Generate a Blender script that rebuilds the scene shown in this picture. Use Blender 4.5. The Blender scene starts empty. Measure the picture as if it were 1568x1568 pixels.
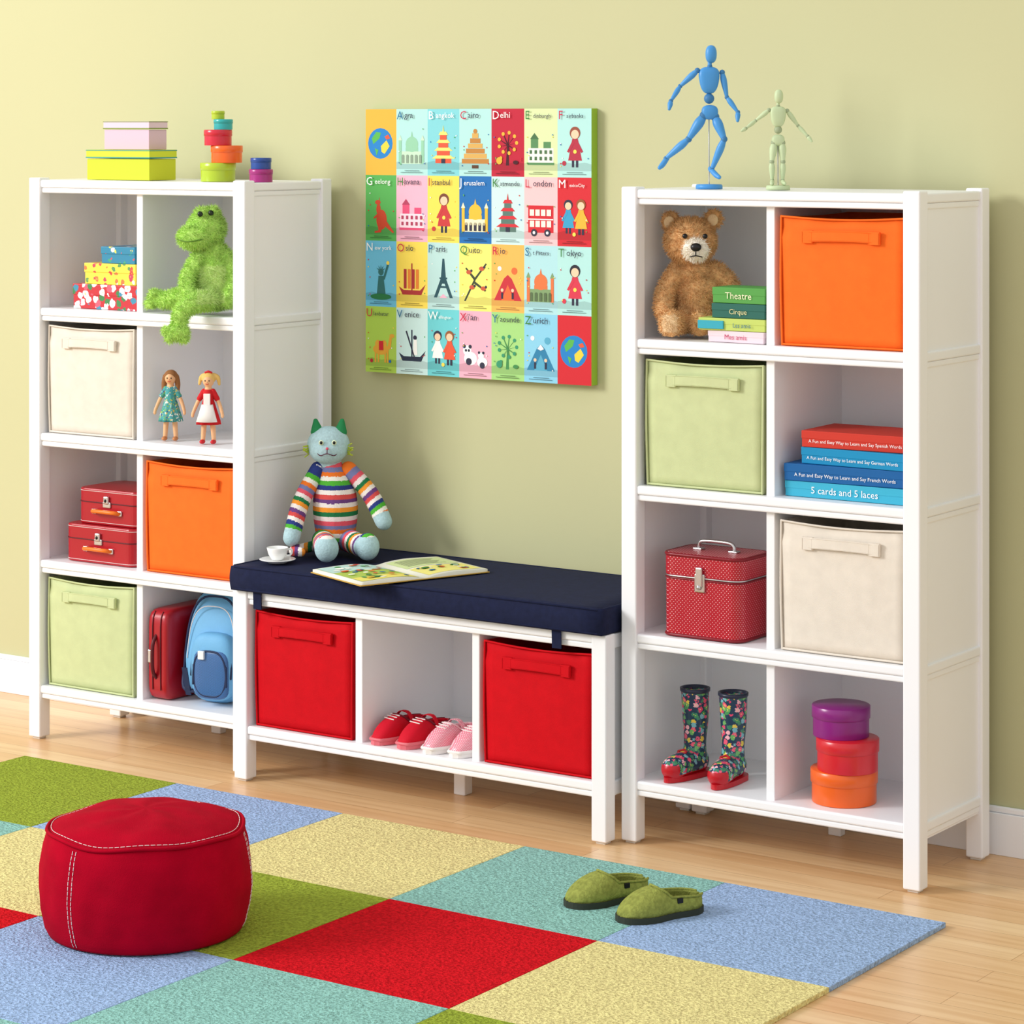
import bpy,bmesh,math,random
from mathutils import Vector, Matrix
random.seed(7)
TH=math.atan(2866/4176)
V=Vector
I4=Matrix.Identity(4)
def T(x,y,z): return Matrix.Translation((x,y,z))
def RZ(a): return Matrix.Rotation(a,4,'Z')
def RX(a): return Matrix.Rotation(a,4,'X')
def RY(a): return Matrix.Rotation(a,4,'Y')
def S3(x,y,z): return Matrix.Diagonal((x,y,z,1))
# ------------------------------------------------------------ materials
def lin(c):
    r=[]
    for v in c:
        v=v/255
        r.append(v/12.92 if v<=.04045 else ((v+.055)/1.055)**2.4)
    return (r[0],r[1],r[2],1)
_m={}
def mat(name,c,rough=.5,bump=0,bs=300,var=0,vs=20,metal=0,spec=.4,sheen=0,bd=.002):
    if name in _m: return _m[name]
    m=bpy.data.materials.new(name); m.use_nodes=True
    nt=m.node_tree; N=nt.nodes; L=nt.links
    p=N['Principled BSDF']; col=lin(c)
    p.inputs['Base Color'].default_value=col
    p.inputs['Roughness'].default_value=rough
    p.inputs['Metallic'].default_value=metal
    p.inputs['Specular IOR Level'].default_value=spec
    if sheen:
        p.inputs['Sheen Weight'].default_value=sheen
        p.inputs['Sheen Roughness'].default_value=.5
    tc=N.new('ShaderNodeTexCoord')
    if var:
        n=N.new('ShaderNodeTexNoise'); n.inputs['Scale'].default_value=vs; n.inputs['Detail'].default_value=4
        L.new(tc.outputs['Object'],n.inputs['Vector'])
        r=N.new('ShaderNodeValToRGB')
        r.color_ramp.elements[0].position=.3; r.color_ramp.elements[1].position=.7
        r.color_ramp.elements[0].color=tuple(max(0,v*(1-var)) for v in col[:3])+(1,)
        r.color_ramp.elements[1].color=tuple(min(1,v*(1+var)) for v in col[:3])+(1,)
        L.new(n.outputs['Fac'],r.inputs['Fac']); L.new(r.outputs['Color'],p.inputs['Base Color'])
    if bump:
        n=N.new('ShaderNodeTexNoise'); n.inputs['Scale'].default_value=bs; n.inputs['Detail'].default_value=3
        L.new(tc.outputs['Object'],n.inputs['Vector'])
        b=N.new('ShaderNodeBump'); b.inputs['Strength'].default_value=bump; b.inputs['Distance'].default_value=bd
        L.new(n.outputs['Fac'],b.inputs['Height']); L.new(b.outputs['Normal'],p.inputs['Normal'])
    _m[name]=m
    return m
def flat(c): return mat('print_%d_%d_%d'%c,c,.6,spec=.25)
def voro(name,base,cols,scale,thr=.36,rough=.4):
    """flower-print: random coloured blobs on a base colour"""
    m=bpy.data.materials.new(name); m.use_nodes=True
    nt=m.node_tree; N=nt.nodes; L=nt.links; p=N['Principled BSDF']
    p.inputs['Roughness'].default_value=rough
    tc=N.new('ShaderNodeTexCoord')
    nz=N.new('ShaderNodeTexNoise'); nz.inputs['Scale'].default_value=scale*1.5
    add=N.new('ShaderNodeMixRGB'); add.blend_type='ADD'; add.inputs[0].default_value=.012
    L.new(tc.outputs['Object'],nz.inputs['Vector']); L.new(tc.outputs['Object'],add.inputs[1]); L.new(nz.outputs['Color'],add.inputs[2])
    v=N.new('ShaderNodeTexVoronoi'); v.inputs['Scale'].default_value=scale
    L.new(add.outputs[0],v.inputs['Vector'])
    sx=N.new('ShaderNodeSeparateColor'); L.new(v.outputs['Color'],sx.inputs[0])
    r=N.new('ShaderNodeValToRGB'); r.color_ramp.interpolation='CONSTANT'
    n=len(cols)
    r.color_ramp.elements[0].color=lin(cols[0]); r.color_ramp.elements[1].position=1/n; r.color_ramp.elements[1].color=lin(cols[1])
    for i in range(2,n):
        e=r.color_ramp.elements.new(i/n); e.color=lin(cols[i])
    L.new(sx.outputs[0],r.inputs['Fac'])
    th=N.new('ShaderNodeMath'); th.operation='LESS_THAN'; th.inputs[1].default_value=thr
    L.new(v.outputs['Distance'],th.inputs[0])
    c0=N.new('ShaderNodeMath'); c0.operation='LESS_THAN'; c0.inputs[1].default_value=thr*.25
    L.new(v.outputs['Distance'],c0.inputs[0])
    mx=N.new('ShaderNodeMixRGB'); mx.inputs[1].default_value=lin(base)
    L.new(th.outputs[0],mx.inputs[0]); L.new(r.outputs['Color'],mx.inputs[2])
    m2=N.new('ShaderNodeMixRGB'); m2.inputs[2].default_value=lin((250,225,110))
    L.new(c0.outputs[0],m2.inputs[0]); L.new(mx.outputs[0],m2.inputs[1])
    L.new(m2.outputs[0],p.inputs['Base Color'])
    return m
def dots(name,base,dot,scale,thr):
    m=bpy.data.materials.new(name); m.use_nodes=True
    nt=m.node_tree; N=nt.nodes; L=nt.links; p=N['Principled BSDF']
    p.inputs['Roughness'].default_value=.3
    tc=N.new('ShaderNodeTexCoord'); s=N.new('ShaderNodeSeparateXYZ'); L.new(tc.outputs['Object'],s.inputs[0])
    a=N.new('ShaderNodeMath'); a.operation='ADD'; L.new(s.outputs[0],a.inputs[0]); L.new(s.outputs[1],a.inputs[1])
    u=N.new('ShaderNodeMath'); u.operation='ADD'; L.new(a.outputs[0],u.inputs[0]); L.new(s.outputs[2],u.inputs[1])
    w=N.new('ShaderNodeMath'); w.operation='SUBTRACT'; L.new(a.outputs[0],w.inputs[0]); L.new(s.outputs[2],w.inputs[1])
    c=N.new('ShaderNodeCombineXYZ'); L.new(u.outputs[0],c.inputs[0]); L.new(w.outputs[0],c.inputs[1])
    v=N.new('ShaderNodeTexVoronoi'); v.voronoi_dimensions='2D'; v.inputs['Scale'].default_value=scale; v.inputs['Randomness'].default_value=0
    L.new(c.outputs[0],v.inputs['Vector'])
    th=N.new('ShaderNodeMath'); th.operation='LESS_THAN'; th.inputs[1].default_value=thr; L.new(v.outputs['Distance'],th.inputs[0])
    mx=N.new('ShaderNodeMixRGB'); mx.inputs[1].default_value=lin(base); mx.inputs[2].default_value=lin(dot)
    L.new(th.outputs[0],mx.inputs[0]); L.new(mx.outputs[0],p.inputs['Base Color'])
    return m
# ------------------------------------------------------------ geometry helpers
def cr(pts,sub):
    if sub<2 or len(pts)<3: return pts
    out=[]
    for i in range(len(pts)-1):
        p0=pts[max(i-1,0)];p1=pts[i];p2=pts[i+1];p3=pts[min(i+2,len(pts)-1)]
        for k in range(sub):
            t=k/sub
            def f(a,b,c,d): return .5*((2*b)+(c-a)*t+(2*a-5*b+4*c-d)*t*t+(3*b-a-3*c+d)*t**3)
            out.append((f(p0[0],p1[0],p2[0],p3[0]),f(p0[1],p1[1],p2[1],p3[1])))
    out.append(pts[-1]); return out
def tube_into(bm,pts,rad,seg=12,sub=4,caps=True):
    if not hasattr(rad,'__len__'): rad=[rad]*len(pts)
    P=cr([(V(p),r) for p,r in zip(pts,rad)],sub)
    t0=(P[1][0]-P[0][0]).normalized(); t1=(P[-1][0]-P[-2][0]).normalized()
    if caps:
        A=[(P[0][0]-t0*P[0][1]*math.sin(a),P[0][1]*math.cos(a)) for a in (1.3,.9,.45)]
        Z=[(P[-1][0]+t1*P[-1][1]*math.sin(a),P[-1][1]*math.cos(a)) for a in (.45,.9,1.3)]
        pole0=P[0][0]-t0*P[0][1]; pole1=P[-1][0]+t1*P[-1][1]
    else:
        A=[];Z=[];pole0=P[0][0];pole1=P[-1][0]
    Q=A+P+Z
    up=V((0,0,1)) if abs(t0.z)<.9 else V((1,0,0))
    rings=[]; n=t0.cross(up).normalized()
    for i,(p,r) in enumerate(Q):
        a=Q[max(i-1,0)][0]; b=Q[min(i+1,len(Q)-1)][0]
        t=(b-a).normalized() if (b-a).length>1e-9 else t0
        n=(n-t*n.dot(t)).normalized(); w=t.cross(n)
        rings.append([bm.verts.new(p+(n*math.cos(2*math.pi*k/seg)+w*math.sin(2*math.pi*k/seg))*r) for k in range(seg)])
    for i in range(len(rings)-1):
        for k in range(seg):
            bm.faces.new((rings[i][k],rings[i][(k+1)%seg],rings[i+1][(k+1)%seg],rings[i+1][k]))
    a=bm.verts.new(pole0); b=bm.verts.new(pole1)
    for k in range(seg):
        bm.faces.new((a,rings[0][(k+1)%seg],rings[0][k])); bm.faces.new((b,rings[-1][k],rings[-1][(k+1)%seg]))
def ell_into(bm,c,r,rot=None,seg=20):
    if not hasattr(r,'__len__'): r=(r,r,r)
    M=T(*c)@(rot if rot else I4)@S3(*r)
    bmesh.ops.create_uvsphere(bm,u_segments=seg,v_segments=max(8,seg*2//3),radius=1,matrix=M)
def lathe_into(bm,prof,seg=32,wob=None):
    rings=[]
    for r,z in prof:
        if r<1e-6: rings.append([bm.verts.new((0,0,z))])
        else: rings.append([bm.verts.new((r*math.cos(2*math.pi*k/seg),r*math.sin(2*math.pi*k/seg),z)) for k in range(seg)])
    for a,b in zip(rings,rings[1:]):
        for k in range(seg):
            k2=(k+1)%seg
            if len(a)==1 and len(b)==1: continue
            if len(a)==1: bm.faces.new((a[0],b[k],b[k2])) 
            elif len(b)==1: bm.faces.new((a[k],a[k2],b[0]))
            else: bm.faces.new((a[k],a[k2],b[k2],b[k]))
class B:
    def __init__(s,name): s.name=name; s.bm=bmesh.new(); s.mats=[]
    def mi(s,m):
        if m not in s.mats: s.mats.append(m)
        return s.mats.index(m)
    def merge(s,tb,m,M=I4,smooth=True,recalc=True):
        if recalc: bmesh.ops.recalc_face_normals(tb,faces=tb.faces)
        if m is not None:
            i=s.mi(m)
            for f in tb.faces: f.material_index=i
        for f in tb.faces: f.smooth=smooth
        tb.transform(M)
        me=bpy.data.meshes.new('t'); tb.to_mesh(me); tb.free(); s.bm.from_mesh(me); bpy.data.meshes.remove(me)
    def box(s,lo,hi,m,bev=.002,M=I4,seg=2,vert_only=False):
        tb=bmesh.new(); bmesh.ops.create_cube(tb,size=1)
        sz=[hi[i]-lo[i] for i in range(3)]
        tb.transform(T(*[(hi[i]+lo[i])/2 for i in range(3)])@S3(*sz))
        if vert_only:
            es=[e for e in tb.edges if abs(e.verts[0].co.z-e.verts[1].co.z)>1e-5]
            bmesh.ops.bevel(tb,geom=es,offset=vert_only,segments=6,affect='EDGES',profile=.5)
        if bev:
            if vert_only: es=[e for e in tb.edges if abs(e.verts[0].co.z-e.verts[1].co.z)<1e-6]
            else: es=tb.edges[:]
            bmesh.ops.bevel(tb,geom=es,offset=min(bev,min(sz)*.45),segments=seg,affect='EDGES',profile=.5)
        s.merge(tb,m,M,smooth=False)
    def tube(s,pts,rad,m,M=I4,seg=10,sub=4,caps=True):
        tb=bmesh.new(); tube_into(tb,pts,rad,seg,sub,caps); s.merge(tb,m,M)
    def ell(s,c,r,m,M=I4,rot=None,seg=20):
        tb=bmesh.new(); ell_into(tb,c,r,rot,seg); s.merge(tb,m,M)
    def lathe(s,prof,m,M=I4,seg=36,smooth=True):
        tb=bmesh.new(); lathe_into(tb,prof,seg); s.merge(tb,m,M,smooth)
    def sbox(s,c,h,m,p=5,M=I4,cuts=10,fn=None):
        tb=bmesh.new(); bmesh.ops.create_cube(tb,size=2); bmesh.ops.subdivide_edges(tb,edges=tb.edges[:],cuts=cuts,use_grid_fill=True)
        for v in tb.verts:
            n=(abs(v.co.x)**p+abs(v.co.y)**p+abs(v.co.z)**p)**(1/p)
            q=v.co/n
            v.co=V((c[0]+q.x*h[0],c[1]+q.y*h[1],c[2]+q.z*h[2]))
            if fn: fn(v)
        s.merge(tb,m,M)
    def poly(s,pts,m,M=I4,ext=0,bev=0):
        """pts 2D in XZ plane facing -y"""
        tb=bmesh.new(); f=tb.faces.new([tb.verts.new((x,0,z)) for x,z in pts])
        if ext:
            r=bmesh.ops.extrude_face_region(tb,geom=[f])
            bmesh.ops.translate(tb,vec=(0,ext,0),verts=[v for v in r['geom'] if isinstance(v,bmesh.types.BMVert)])
            s.merge(tb,m,M,smooth=False)
        else:
            f.normal_update()
            if f.normal.y>0: f.normal_flip()
            s.merge(tb,m,M,smooth=False,recalc=False)
    def ribbon(s,pts,w,n,th,m,M=I4):
        tb=bmesh.new(); w=V(w)/2; n=V(n)*th; R=[]
        for p in pts:
            p=V(p); R.append([tb.verts.new(p-w),tb.verts.new(p+w),tb.verts.new(p+w+n),tb.verts.new(p-w+n)])
        for a,b in zip(R,R[1:]):
            for k in range(4): tb.faces.new((a[k],a[(k+1)%4],b[(k+1)%4],b[k]))
        tb.faces.new(R[0]); tb.faces.new(R[-1]); s.merge(tb,m,M,smooth=False)
    def text(s,body,size,m,M,align='CENTER'):
        cu=bpy.data.curves.new('t','FONT'); cu.body=body; cu.size=size; cu.align_x=align; cu.resolution_u=2
        ob=bpy.data.objects.new('t',cu); bpy.context.collection.objects.link(ob)
        dg=bpy.context.evaluated_depsgraph_get(); dg.update()
        me=bpy.data.meshes.new_from_object(ob.evaluated_get(dg)); bpy.data.objects.remove(ob)
        tb=bmesh.new(); tb.from_mesh(me); bpy.data.meshes.remove(me)
        s.merge(tb,m,M@RX(math.pi/2),smooth=False,recalc=False)
    def blob(s,parts,voxel,matfn,M=I4,smooth=4,fur=None,keep=None):
        tb=bmesh.new()
        for p in parts:
            if p[0]=='e': ell_into(tb,*p[1:])
            else: tube_into(tb,*p[1:])
        bmesh.ops.recalc_face_normals(tb,faces=tb.faces)
        me=bpy.data.meshes.new('t'); tb.to_mesh(me); tb.free()
        ob=bpy.data.objects.new('t',me); bpy.context.collection.objects.link(ob)
        r=ob.modifiers.new('r','REMESH'); r.mode='VOXEL'; r.voxel_size=voxel
        sm=ob.modifiers.new('s','SMOOTH'); sm.factor=.5; sm.iterations=smooth
        dg=bpy.context.evaluated_depsgraph_get(); dg.update()
        m2=bpy.data.meshes.new_from_object(ob.evaluated_get(dg)); bpy.data.objects.remove(ob); bpy.data.meshes.remove(me)
        tb=bmesh.new(); tb.from_mesh(m2); bpy.data.meshes.remove(m2)
        tb.normal_update()
        for f in tb.faces: f.material_index=s.mi(matfn(f.calc_center_median()))
        if fur:
            n,L,w=fur; fs=tb.faces[:]; areas=[f.calc_area() for f in fs]
            pick=random.choices(fs,weights=areas,k=n); blades=[]
            for f in pick:
                vs=f.verts[:]; a=[random.random() for _ in vs]; t=sum(a); p=sum((v.co*x for v,x in zip(vs,a)),V())/t
                nn=f.normal.copy(); rd=V((random.gauss(0,1),random.gauss(0,1),random.gauss(0,1)))
                d=(nn+rd*.45+V((0,0,-.25))).normalized(); side=d.cross(rd).normalized()*w
                tip=p+d*L*random.uniform(.6,1.2)
                if keep and not (keep(tip) and keep(p)): continue
                blades.append((p-side,p+side,tip,f.material_index))
            for a,b_,c,mi in blades:
                nf=tb.faces.new((tb.verts.new(a),tb.verts.new(b_),tb.verts.new(c))); nf.material_index=mi
        s.merge(tb,None,M,smooth=True,recalc=False)
    def done(s,loc=(0,0,0),rz=0):
        me=bpy.data.meshes.new(s.name); s.bm.to_mesh(me); s.bm.free()
        for m in s.mats: me.materials.append(m)
        ob=bpy.data.objects.new(s.name,me); bpy.context.collection.objects.link(ob)
        ob.location=loc; ob.rotation_euler=(0,0,rz); return ob
# ------------------------------------------------------------ base materials
WHITE=mat('white_paint',(245,245,247),.38,var=.01,vs=3)
NAVY=mat('navy_canvas',(24,30,60),.85,bump=.35,bs=900,var=.15,vs=60,spec=.2)
ORANGE=mat('orange_canvas',(248,112,34),.75,bump=.25,bs=700,var=.04,vs=30,spec=.2)
GREEN=mat('sage_canvas',(201,210,158),.75,bump=.25,bs=700,var=.04,vs=30,spec=.2)
BEIGE=mat('cream_canvas',(229,219,205),.8,bump=.25,bs=700,var=.04,vs=30,spec=.2)
REDC=mat('red_canvas',(204,6,22),.75,bump=.25,bs=700,var=.05,vs=30,spec=.15)
METAL=mat('chrome',(205,205,205),.25,metal=1)
BLACK=mat('black_plastic',(18,16,18),.35)
STITCH=mat('white_thread',(236,222,218),.8)
# ------------------------------------------------------------ room
def room():
    b=B('wall_back'); m=mat('wall_paint_green',(195,194,152),.75,bump=.05,bs=250,var=.012,vs=1.5,spec=.2)
    b.box((-9.5,0,0),(2.5,.12,2.9),m,0); b.done()
    m=bpy.data.materials.new('maple_floor'); m.use_nodes=True
    nt=m.node_tree; N=nt.nodes; L=nt.links; p=N['Principled BSDF']; p.inputs['Roughness'].default_value=.30
    p.inputs['Specular IOR Level'].default_value=.45
    tc=N.new('ShaderNodeTexCoord')
    br=N.new('ShaderNodeTexBrick'); br.inputs['Scale'].default_value=1; br.inputs['Brick Width'].default_value=1.15; br.inputs['Row Height'].default_value=.082
    br.inputs['Mortar Size'].default_value=.0010; br.inputs['Mortar Smooth'].default_value=.3; br.inputs['Bias'].default_value=0; br.offset=.37
    br.inputs['Color1'].default_value=lin((240,206,160)); br.inputs['Color2'].default_value=lin((228,184,134)); br.inputs['Mortar'].default_value=lin((190,146,98))
    L.new(tc.outputs['Object'],br.inputs['Vector'])
    mp=N.new('ShaderNodeMapping'); mp.inputs['Scale'].default_value=(1.2,22,1); L.new(tc.outputs['Object'],mp.inputs[0])
    nz=N.new('ShaderNodeTexNoise'); nz.inputs['Scale'].default_value=2.2; nz.inputs['Detail'].default_value=6; nz.inputs['Distortion'].default_value=.6
    L.new(mp.outputs[0],nz.inputs['Vector'])
    r=N.new('ShaderNodeValToRGB'); r.color_ramp.elements[0].position=.3; r.color_ramp.elements[0].color=(.86,.78,.69,1)
    r.color_ramp.elements[1].position=.65; r.color_ramp.elements[1].color=(1,1,1,1)
    L.new(nz.outputs['Fac'],r.inputs[0])
    mx=N.new('ShaderNodeMixRGB'); mx.blend_type='MULTIPLY'; mx.inputs[0].default_value=1
    L.new(br.outputs['Color'],mx.inputs[1]); L.new(r.outputs[0],mx.inputs[2]); L.new(mx.outputs[0],p.inputs['Base Color'])
    b=B('floor'); b.box((-9.5,-8,-.1),(2.5,0,0),m,0); b.done()
    b=B('baseboard_back'); b.box((-9.5,-.014,0),(2.5,0,.098),WHITE,.002); b.box((-9.5,-.010,.098),(2.5,0,.113),WHITE,.004); b.done()
room()
# ------------------------------------------------------------ rug
def rug():
    b=B('carpet_tile_rug')
    C={'g':(150,166,60),'b':(158,184,222),'y':(234,216,150),'t':(144,194,184),'r':(208,26,36)}
    ms={k:mat('carpet_'+k,c,.97,bump=1,bs=150,var=.30,vs=150,spec=.03,bd=.008) for k,c in C.items()}
    rows=['btybg','yrgyt','gtbrg','ybtgy','rgyrb']
    tx,ty=.539,.5255
    for j,row in enumerate(rows):
        for i,k in enumerate(row):
            x1=-2.508-i*tx; y1=-.602-j*ty
            b.box((x1-tx+.0004,y1-ty+.0004,0),(x1-.0004,y1-.0004,.011),ms[k],.0015)
    b.done()
rug()
# ------------------------------------------------------------ bookcases
D0,D1=-.412,-.045
PW=.042
LV=[.150,.497,.847,1.193]
def rail(b,x0,x1,yf,ztop,h=.036):
    b.box((x0,yf+.004,ztop-h*.60),(x1,yf+.03,ztop),WHITE,.005,seg=3)
    b.box((x0,yf+.008,ztop-h),(x1,yf+.03,ztop-h*.60),WHITE,.004,seg=3)
def bookcase(x0):
    b=B('cubby_bookcase'); x1=x0+.778; H=1.552
    for xa in (x0,x1-PW):
        for ya in (D0,D1-PW):
            b.box((xa,ya,0.006),(xa+PW,ya+PW,H),WHITE,.004,seg=3)
            b.box((xa+.008,ya+.008,0),(xa+PW-.008,ya+PW-.008,.008),mat('foot_pad',(225,220,210),.6),.001)
    for sx in (0,1):
        xo=x0+.010 if sx==0 else x1-.010-.016
        b.box((xo,D0+PW-.002,.11),(xo+.016,D1-PW+.002,H-.01),WHITE,0)
        xr=x0+.004 if sx==0 else x1-.004-.02
        for z in LV+[H-.006]:
            b.box((xr,D0+PW-.002,z-.022),(xr+.02,D1-PW+.002,z),WHITE,.004,seg=3)
            b.box((xr+.003,D0+PW-.002,z-.036),(xr+.017,D1-PW+.002,z-.022),WHITE,.003)
    for z in LV+[H-.006]:
        b.box((x0+.02,D0+.02,z-.02),(x1-.02,D1-.005,z-.0005),WHITE,0)
        rail(b,x0+PW-.002,x1-PW+.002,D0,z)
        b.box((x0+PW-.002,D1-.022,z-.036),(x1-PW+.002,D1-.004,z-.018),WHITE,.002)
    b.box((x0+.378,D0+.025,.13),(x0+.400,D1-.01,H-.02),WHITE,.002)
    b.box((x0+.01,D1-.012,.13),(x1-.01,D1-.004,H-.01),WHITE,0)
    b.box((x0+.372,D1-.030,0),(x0+.406,D1-.004,.12),WHITE,.003)
    return b.done()
XL,XR=-5.376,-3.440
bookcase(XL); bookcase(XR)
# ------------------------------------------------------------ bench
BX0,BX1=-4.592,-3.450; BF,BK=-.462,-.035
def bench():
    b=B('storage_bench')
    for xa in (BX0,BX1-PW):
        for ya in (BF,BK-PW):
            b.box((xa,ya,.006),(xa+PW,ya+PW,.495),WHITE,.004,seg=3)
            b.box((xa+.008,ya+.008,0),(xa+PW-.008,ya+PW-.008,.008),mat('foot_pad',(225,220,210),.6),.001)
    for xo in (BX0+.01,BX1-.026):
        b.box((xo,BF+PW-.002,.11),(xo+.016,BK-PW+.002,.49),WHITE,0)
    for xr in (BX0+.004,BX1-.024):
        for z in (.145,.493):
            b.box((xr,BF+PW-.002,z-.036),(xr+.02,BK-PW+.002,z),WHITE,.004,seg=3)
    for z in (.145,.495):
        b.box((BX0+.02,BF+.02,z-.02),(BX1-.02,BK-.005,z-.0005),WHITE,0)
        rail(b,BX0+PW-.002,BX1-PW+.002,BF,z,.037)
    for xd in (BX0+.380,BX0+.740):
        b.box((xd,BF+.022,.13),(xd+.022,BK-.01,.48),WHITE,.002)
    b.box((BX0+.01,BK-.012,.13),(BX1-.01,BK-.004,.485),WHITE,0)
    b.box((BX0+.555,BK-.225,0),(BX0+.59,BK-.19,.125),WHITE,.003)
    b.done()
    c=B('bench_cushion'); x0,x1,y0,y1,z0,z1=BX0+.004,BX1-.002,BF-.016,BK,.4965,.558
    tb=bmesh.new(); bmesh.ops.create_cube(tb,size=1); bmesh.ops.subdivide_edges(tb,edges=tb.edges[:],cuts=15,use_grid_fill=True)
    for v in tb.verts:
        x,y,z=v.co*2
        ex=(1-x**6)*(1-y**6)
        if z>.99: z+=.10*ex+.015*math.sin(x*9+y*5)*ex
        x*=1+(.003*(1-z*z) if abs(z)<1 else 0)
        yy=y*(1+.02*(1-z*z) if abs(z)<1 and y<0 else 1)
        v.co=V(((x0+x1)/2+x*(x1-x0)/2,(y0+y1)/2+yy*(y1-y0)/2,max(z0,(z0+z1)/2+z*(z1-z0)/2)))
    c.merge(tb,NAVY)
    for z in (z1-.001,z0+.004):
        e=.003; q=.012
        lp=[(x0+q,y0,z),(x1-q,y0,z),(x1-e,y0+q,z),(x1,y1-q,z),(x1-q,y1-e,z),(x0+q,y1-e,z),(x0,y1-q,z),(x0,y0+q,z),(x0+q,y0,z)]
        c.tube(lp,.0032,NAVY,seg=6,sub=1)
    for xs in (x0+.078,x1-.135):
        c.ribbon([(xs,y0+.002,.500),(xs,BF-.003,.494),(xs,BF-.002,.47),(xs+.001,BF-.003,.452)],(.026,0,0),(0,-1,0),.003,NAVY)
    c.done()
bench()
# ------------------------------------------------------------ fabric bins
def bin_(cx,z,m,yf,dark=None,w=.314,h=.297,d=.33):
    b=B('fabric_storage_bin')
    tb=bmesh.new(); bmesh.ops.create_cube(tb,size=1); bmesh.ops.subdivide_edges(tb,edges=tb.edges[:],cuts=11,use_grid_fill=True)
    top=[f for f in tb.faces if f.calc_center_median().z>.499]
    bmesh.ops.delete(tb,geom=top,context='FACES')
    s1=random.uniform(-1,1); s2=random.uniform(2,4)
    for v in tb.verts:
        x,y,zz=v.co
        fx=math.cos(x*math.pi); fy=math.cos(y*math.pi); hz=zz+.5
        dy=0
        if y<-.49: dy=-.006*fx*math.sin(hz*math.pi*.9)+.002*math.sin(x*s2*5+hz*4+s1)*fx*hz
        dz=-.006*fx*(hz**6) if y<-.49 else (-.004*fy*hz**6)
        tap=1-.02*(1-hz)
        v.co=V((x*w*tap,y*d*(1-.02*(1-hz))+dy+(0.004 if y<-.49 and hz>.9 else 0),zz*h+h/2+dz))
    bmesh.ops.recalc_face_normals(tb,faces=tb.faces)
    bmesh.ops.solidify(tb,geom=tb.faces[:],thickness=.004)
    b.merge(tb,m)
    for sx in (-1,1):
        b.tube([(sx*(w/2*.982),-d/2*.985-.001,.003),(sx*w/2,-d/2-.001,h*.5),(sx*w/2,-d/2+.002,h-.001)],.0028,m,seg=6)
    b.tube([(-w/2*.98,-d/2*.985-.001,.004),(0,-d/2*.985-.002,.004),(w/2*.98,-d/2*.985-.001,.004)],.0026,m,seg=6)
    b.tube([(-w/2,-d/2+.002,h-.001)]+[(x*w,-d/2+.002-.003*math.cos(x*math.pi),h-.001-.006*math.cos(x*math.pi)) for x in (-.4,-.25,-.1,.1,.25,.4)]+[(w/2,-d/2+.002,h-.001)],.0027,m,seg=6)
    hw=w*.30; zc=h-.046
    def ys(x): return -d/2-.0045-.004*math.cos(x/w*math.pi)
    pts=[]
    for i in range(17):
        t=i/16; x=-hw+2*hw*t
        pts.append((x,ys(x)-.005*math.sin(math.pi*t)**.7,zc+.003*math.sin(math.pi*t)))
    b.ribbon(pts,(0,0,.024),(0,-1,0),.0022,m)
    for dz in (-.010,.010): b.tube([(p[0],p[1]-.0024,p[2]+dz) for p in pts],.0006,m,seg=4,sub=1)
    for sx in (-1,1):
        x=sx*(hw-.010); b.box((x-.014,ys(x)-.0045,zc-.015),(x+.014,ys(x)+.004,zc+.014),m,.001)
        for dx in (-.012,.012): b.tube([(x+dx,ys(x)-.005,zc-.013),(x+dx,ys(x)-.005,zc+.011)],.0006,m,seg=4,sub=1)
    return b.done((cx,yf+d/2,z+.0005))
L1,L2=XL+.211,XL+.573; R1,R2=XR+.213,XR+.574
YF=-.388
bin_(L1,LV[2],BEIGE,YF); bin_(L2,LV[1],ORANGE,YF); bin_(L1,LV[0],GREEN,YF)
bin_(R2,LV[3],ORANGE,YF); bin_(R1,LV[2],GREEN,YF); bin_(R2,LV[1],BEIGE,YF)
bin_(BX0+.213,.145,REDC,-.44,h=.297); bin_(BX0+.934,.145,REDC,-.44,h=.297)
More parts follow.
